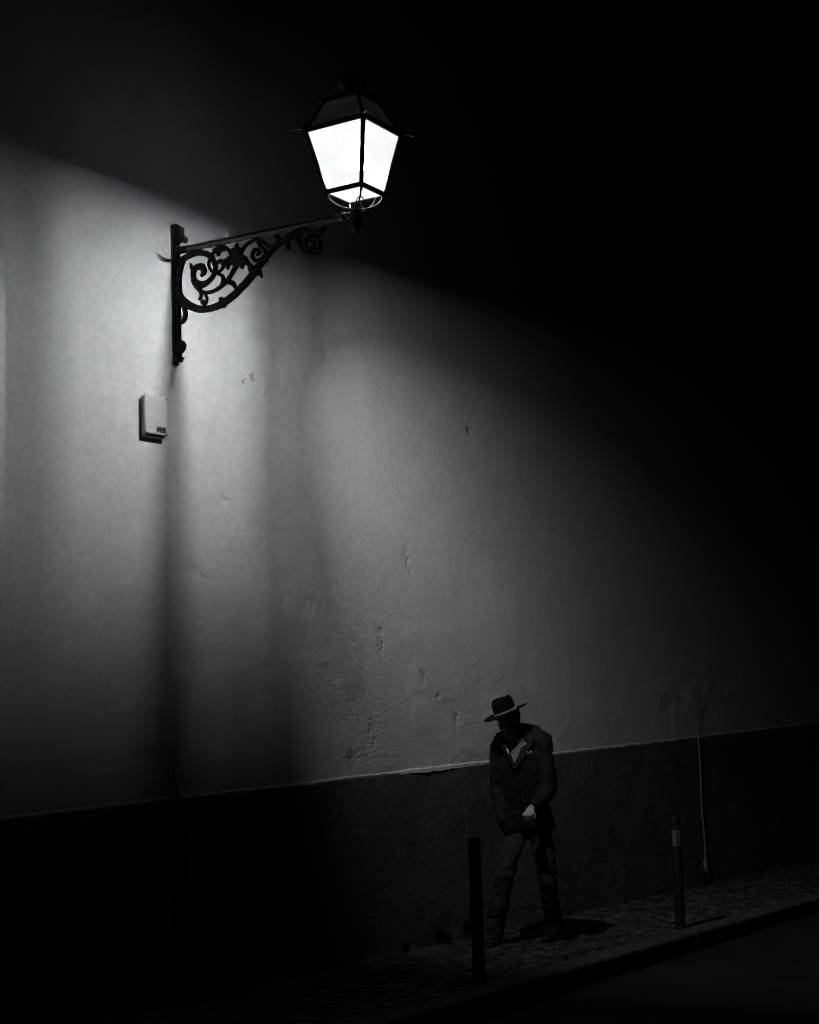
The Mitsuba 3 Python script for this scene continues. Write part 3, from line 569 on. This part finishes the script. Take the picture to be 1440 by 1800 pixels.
hL = hand(np.array(wrL) + np.array([-.012, .012, -.012]), (-.38, .62, -.62), (-.30, .50, .80), 1.45, -1)
hR = hand(np.array((-.105, .055, .905)), (.22, -.05, -.8), (-.6, .6, 0), .6, 1)
hands = to_mesh(union([h for h in hL]).refine_to_length(.005)); hands.merge_vertices(); trimesh.smoothing.filter_taubin(hands, iterations=6)
hands2 = to_mesh(union([h for h in hR]).refine_to_length(.007)); hands2.merge_vertices(); trimesh.smoothing.filter_taubin(hands2, iterations=6)
try:
    whole = to_mesh(union([to_man(body_coarse), to_man(hands), to_man(hands2)]))
except Exception:
    whole = cat(body_coarse, hands, hands2)
obj('body', world(whole), 'mat_skin', man, smooth=60)
for s in (-1, 1):
    obj('eye', world(to_mesh(ball(hp(s * .032, .072, .002), (.011, .009, .007), HX))), 'mat_eye', man, smooth=60)

# jacket
tor = [((.020, .105, 1.425), (.155, .085, .060)), ((.018, .105, 1.33), (.178, .118, .10)), ((.022, .085, 1.17), (.178, .128, .10)), ((.034, .045, 1.02), (.180, .130, .09)), ((.050, .020, .90), (.198, .136, .06)), ((.064, .008, .825), (.210, .140, .035))]
jk = chain(tor)
jk += [bone((-.118, .055, 1.440), .074, (.0, .10, 1.44), .075), bone((.166, .146, 1.462), .078, (.03, .11, 1.45), .078)]
jk += chain([(shR, .074), ((-.146, .03, 1.28), .066), (elR, .060), ((-.145, .05, 1.0), .058), ((-.128, .078, .905), .055)])
jk += chain([(shL, .080), ((.198, .162, 1.29), .074), (elL, .068), ((.15, .235, 1.055), .062), ((.092, .300, 1.020), .050)])
jk += [bone((-.118, .09, .90), (.05, .045, .05), (-.085, .075, .83), (.06, .05, .04))]        # the hand in the pocket
jm = soft(union(jk), .017, 12)
jm = ruffle(jm, .008, (8, 8, 6.5), 3)
jm = ruffle(jm, .0042, (18, 18, 22), 8)
V0, V1, V2 = (-.100, 1.53), (.080, 1.545), (-.040, 1.285)
wedge = m3.CrossSection([[V0, V2, V1, (.02, 1.70), (-.06, 1.70)]]).extrude(.6) # in u, z
wedge = wedge.transform([[1, 0, 0, 0], [0, 0, 1, .115], [0, 1, 0, 0]])
hemcut = m3.Manifold.cube((2, 2, .6), True).translate((0, 0, .47)).transform([[1, 0, 0, 0], [0, 1, 0, 0], [-.0, 0, 1, .0]])
try:
    jman = to_man(jm)
    jm2 = to_mesh(jman - wedge)
    if len(jm2.faces) > 1000: jm = jm2
except Exception: pass
obj('jacket', world(jm), 'mat_jacket', man, smooth=50)
# hood bunched round the neck, and the two front edges of the collar
hood = soft(union(chain([((-.105, .175, 1.455), (.035, .03, .04)), ((-.125, .10, 1.485), (.050, .05, .045)), ((-.075, .03, 1.515), (.060, .055, .045)), ((.03, .01, 1.54), (.072, .06, .055)), ((.125, .06, 1.525), (.070, .06, .052)), ((.130, .14, 1.495), (.060, .05, .05)), ((.085, .195, 1.455), (.034, .028, .04))])), .014, 10)
ruffle(hood, .007, (14, 14, 14), 5)
obj('hood', world(hood), 'mat_jacket', man + '__jacket', smooth=60)
lap = lambda pts, r: soft(union(chain([(p, q) for p, q in zip(pts, r)])), .010, 4)
obj('collar', world(lap([(-.112, .165, 1.48), (-.100, .205, 1.42), (-.070, .228, 1.345), (-.044, .236, 1.275)], [(.026, .012, .022), (.022, .012, .02), (.018, .012, .02), (.012, .012, .015)])), 'mat_jacket', man + '__jacket')
obj('collar', world(lap([(.104, .185, 1.50), (.082, .213, 1.44), (.032, .232, 1.36), (-.032, .238, 1.275)], [(.026, .012, .022), (.022, .012, .02), (.018, .012, .02), (.012, .012, .015)])), 'mat_jacket', man + '__jacket')
zip_pts = [(-.040, .228, 1.275), (-.028, .222, 1.20), (-.010, .196, 1.08), (.0, .166, .96), (.008, .150, .86)]
obj('zip', world(sweep(catmull(zip_pts, 4), .006, 6)), 'mat_jacket', man + '__jacket')
obj('zip_pull', world(sweep([(-.088, .222, 1.410), (-.082, .238, 1.395), (-.074, .240, 1.375)], [.004, .006, .004], 6)), 'mat_emblem', man + '__jacket', label='shiny pale zip pull at the open collar')
# small embroidered mark on his left chest: three short bars and a quarter dome of arcs
em = []
base, eu, ev = np.array([.054, .238, 1.374]), np.array([.93, .36, 0]), np.array([0, .08, 1.0])
for k in range(3): em.append(sweep([base + eu * 0 + ev * k * .006, base + eu * .007 + ev * k * .006, base + eu * (.015 - .002 * k) + ev * k * .006], .0016, 6))
for r in (.006, .012, .018): em.append(sweep([base + eu * (.036 - r * math.cos(a)) + ev * (r * math.sin(a) - .001) for a in np.linspace(.05, math.pi / 2, 7)], .0015, 6))
obj('emblem', world(cat(*em)), 'mat_emblem', man + '__jacket', label='small pale embroidered mark on the chest')
# shirt under the open jacket
sh = soft(union(chain([((.010, .112, 1.44), (.12, .072, .05)), ((.012, .100, 1.33), (.140, .098, .09)), ((.02, .08, 1.17), (.130, .088, .08))]) + [bone((.0, .115, 1.46), (.085, .078, .03), (-.015, .135, 1.485), (.072, .07, .015))]), .014, 8)
ruffle(sh, .004, (16, 16, 12), 4)
obj('shirt', world(sh), 'mat_shirt', man, smooth=60)
# trousers
tr = chain([((.055, .012, .88), (.155, .100, .05)), ((.055, .010, .80), (.160, .102, .06))])
tr += chain([((-.025, .0, .80), (.094, .098, .08)), ((-.075, .055, .68), (.087, .092, .06)), (knR, .075), ((-.165, .07, .32), (.071, .072, .05)), ((-.207, .015, .14), (.073, .072, .04)), ((-.218, .002, .070), (.074, .074, .02))])
tr += chain([((.138, .030, .80), (.090, .098, .08)), ((.165, .045, .66), (.085, .092, .06)), (knL, .074), ((.202, -.05, .30), (.070, .073, .05)), ((.224, -.155, .13), (.071, .074, .04)), ((.228, -.180, .050), (.073, .076, .02))])
tm = soft(union(tr), .016, 10)
tm = ruffle(tm, .008, (7, 7, 11), 9); tm = ruffle(tm, .0045, (18, 18, 30), 2)
obj('trousers', world(tm), 'mat_trousers', man, smooth=60)
# shoes
def shoe(heel, toe, lift=0.0):
    heel, toe = np.array(heel, float), np.array(toe, float)
    d = toe - heel; d[2] = 0; d /= np.linalg.norm(d); s = np.array([-d[1], d[0], 0]); ax = (s, d, UPV)
    L = np.linalg.norm((toe - heel)[:2])
    P = lambda f, z: (heel[0] + d[0] * f * L, heel[1] + d[1] * f * L, gl(heel[0] + d[0] * f * L, heel[1] + d[1] * f * L) + z)
    up = union([bone(P(.12, .045), (.034, .036, .030), P(.30, .05), (.038, .04, .040), ax), bone(P(.2, .085), (.036, .040, .03), P(.42, .055), (.040, .04, .028), ax), bone(P(.42, .05), (.040, .05, .030), P(.72, .036), (.046, .05, .022), ax), bone(P(.72, .034), (.046, .05, .022), P(.90, .030), (.036, .030, .018), ax)])
    m = soft(up, .010, 6)
    sole = soft(union([bone(P(.10, .012), (.036, .034, .012), P(.40, .012), (.036, .03, .012), ax), bone(P(.40, .012), (.036, .03, .012), P(.74, .012), (.048, .05, .012), ax), bone(P(.74, .012), (.048, .05, .012), P(.92, .013), (.036, .030, .012), ax)]), .010, 3)
    return m, sole
for hl, to in (((-.178, -.075), (-.275, .175)), ((.255, -.265), (.150, -.015))):
    up, sole = shoe((*hl, 0), (*to, 0))
    k = obj('shoe', world(up), 'mat_shoe', man, smooth=60)
    obj('sole', world(sole), 'mat_black_iron', k, smooth=60)
# hair at the nape and over the ears
hair = soft(union([bone(hp(0, -.035, .02), (.078, .072, .075), hp(0, -.045, -.03), (.066, .055, .05), HX)]), .012, 6)
obj('hair', world(hair), 'mat_hair', man, smooth=60)
# hat
HN = np.array([-.33, .05, .93]); HN /= np.linalg.norm(HN)
HFw = F2 - (F2 @ HN) * HN; HFw /= np.linalg.norm(HFw); HL = np.cross(HN, HFw)
HC = np.array([-.082, .205, 1.668])
def hat_mesh(profile, squash, curl=None, dent=None, sides=48):
    V = []; A = np.arange(sides) * 2 * np.pi / sides
    for r, z in profile:
        for a in A:
            l, f = r * math.sin(a) * squash, r * math.cos(a); h = z
            if curl: h += curl(r, a)
            if dent: h += dent(r, a, z, l, f)
            V.append(HC + l * HL + f * HFw + h * HN)
    n = len(profile); F = []
    for i in range(n - 1):
        for j in range(sides):
            a, b = i * sides + j, i * sides + (j + 1) % sides; F += [(a, b, b + sides), (a, b + sides, a + sides)]
    return trimesh.Trimesh(V, F, process=False)
hat = man + '__hat'
labels[hat] = {'label': 'dark felt hat with a wide brim and a pale band'}
curl = lambda r, a: max(0, (r - .10) / .075) ** 1.5 * (.009 * math.sin(a) ** 2 - .008 * max(math.cos(a), 0))
obj('brim', world(hat_mesh([(.088, .0), (.10, -.001), (.13, -.002), (.16, -.001), (.174, .001), (.176, .0035), (.174, .006), (.16, .004), (.13, .003), (.10, .004), (.088, .005)], .94, curl)), 'mat_felt', hat, smooth=50)
dent = lambda r, a, z, l, f: -.022 * math.exp(-(l / .028) ** 2) * (1 if z > .10 else 0) * (0.5 + .5 * math.exp(-((f + .0) / .06) ** 2)) - (.012 * max(f / .08, 0) if z > .09 else 0)
obj('crown', world(hat_mesh([(.091, .002), (.0905, .03), (.087, .07), (.083, .098), (.078, .112), (.068, .119), (.05, .120), (.03, .119), (.012, .119), (.001, .119)], .88, None, dent)), 'mat_felt', hat, smooth=60)
obj('band', world(hat_mesh([(.0915, .008), (.0935, .008), (.0925, .020), (.0915, .0205)], .89)), 'mat_band', hat, smooth=40, label='narrow pale hat band')
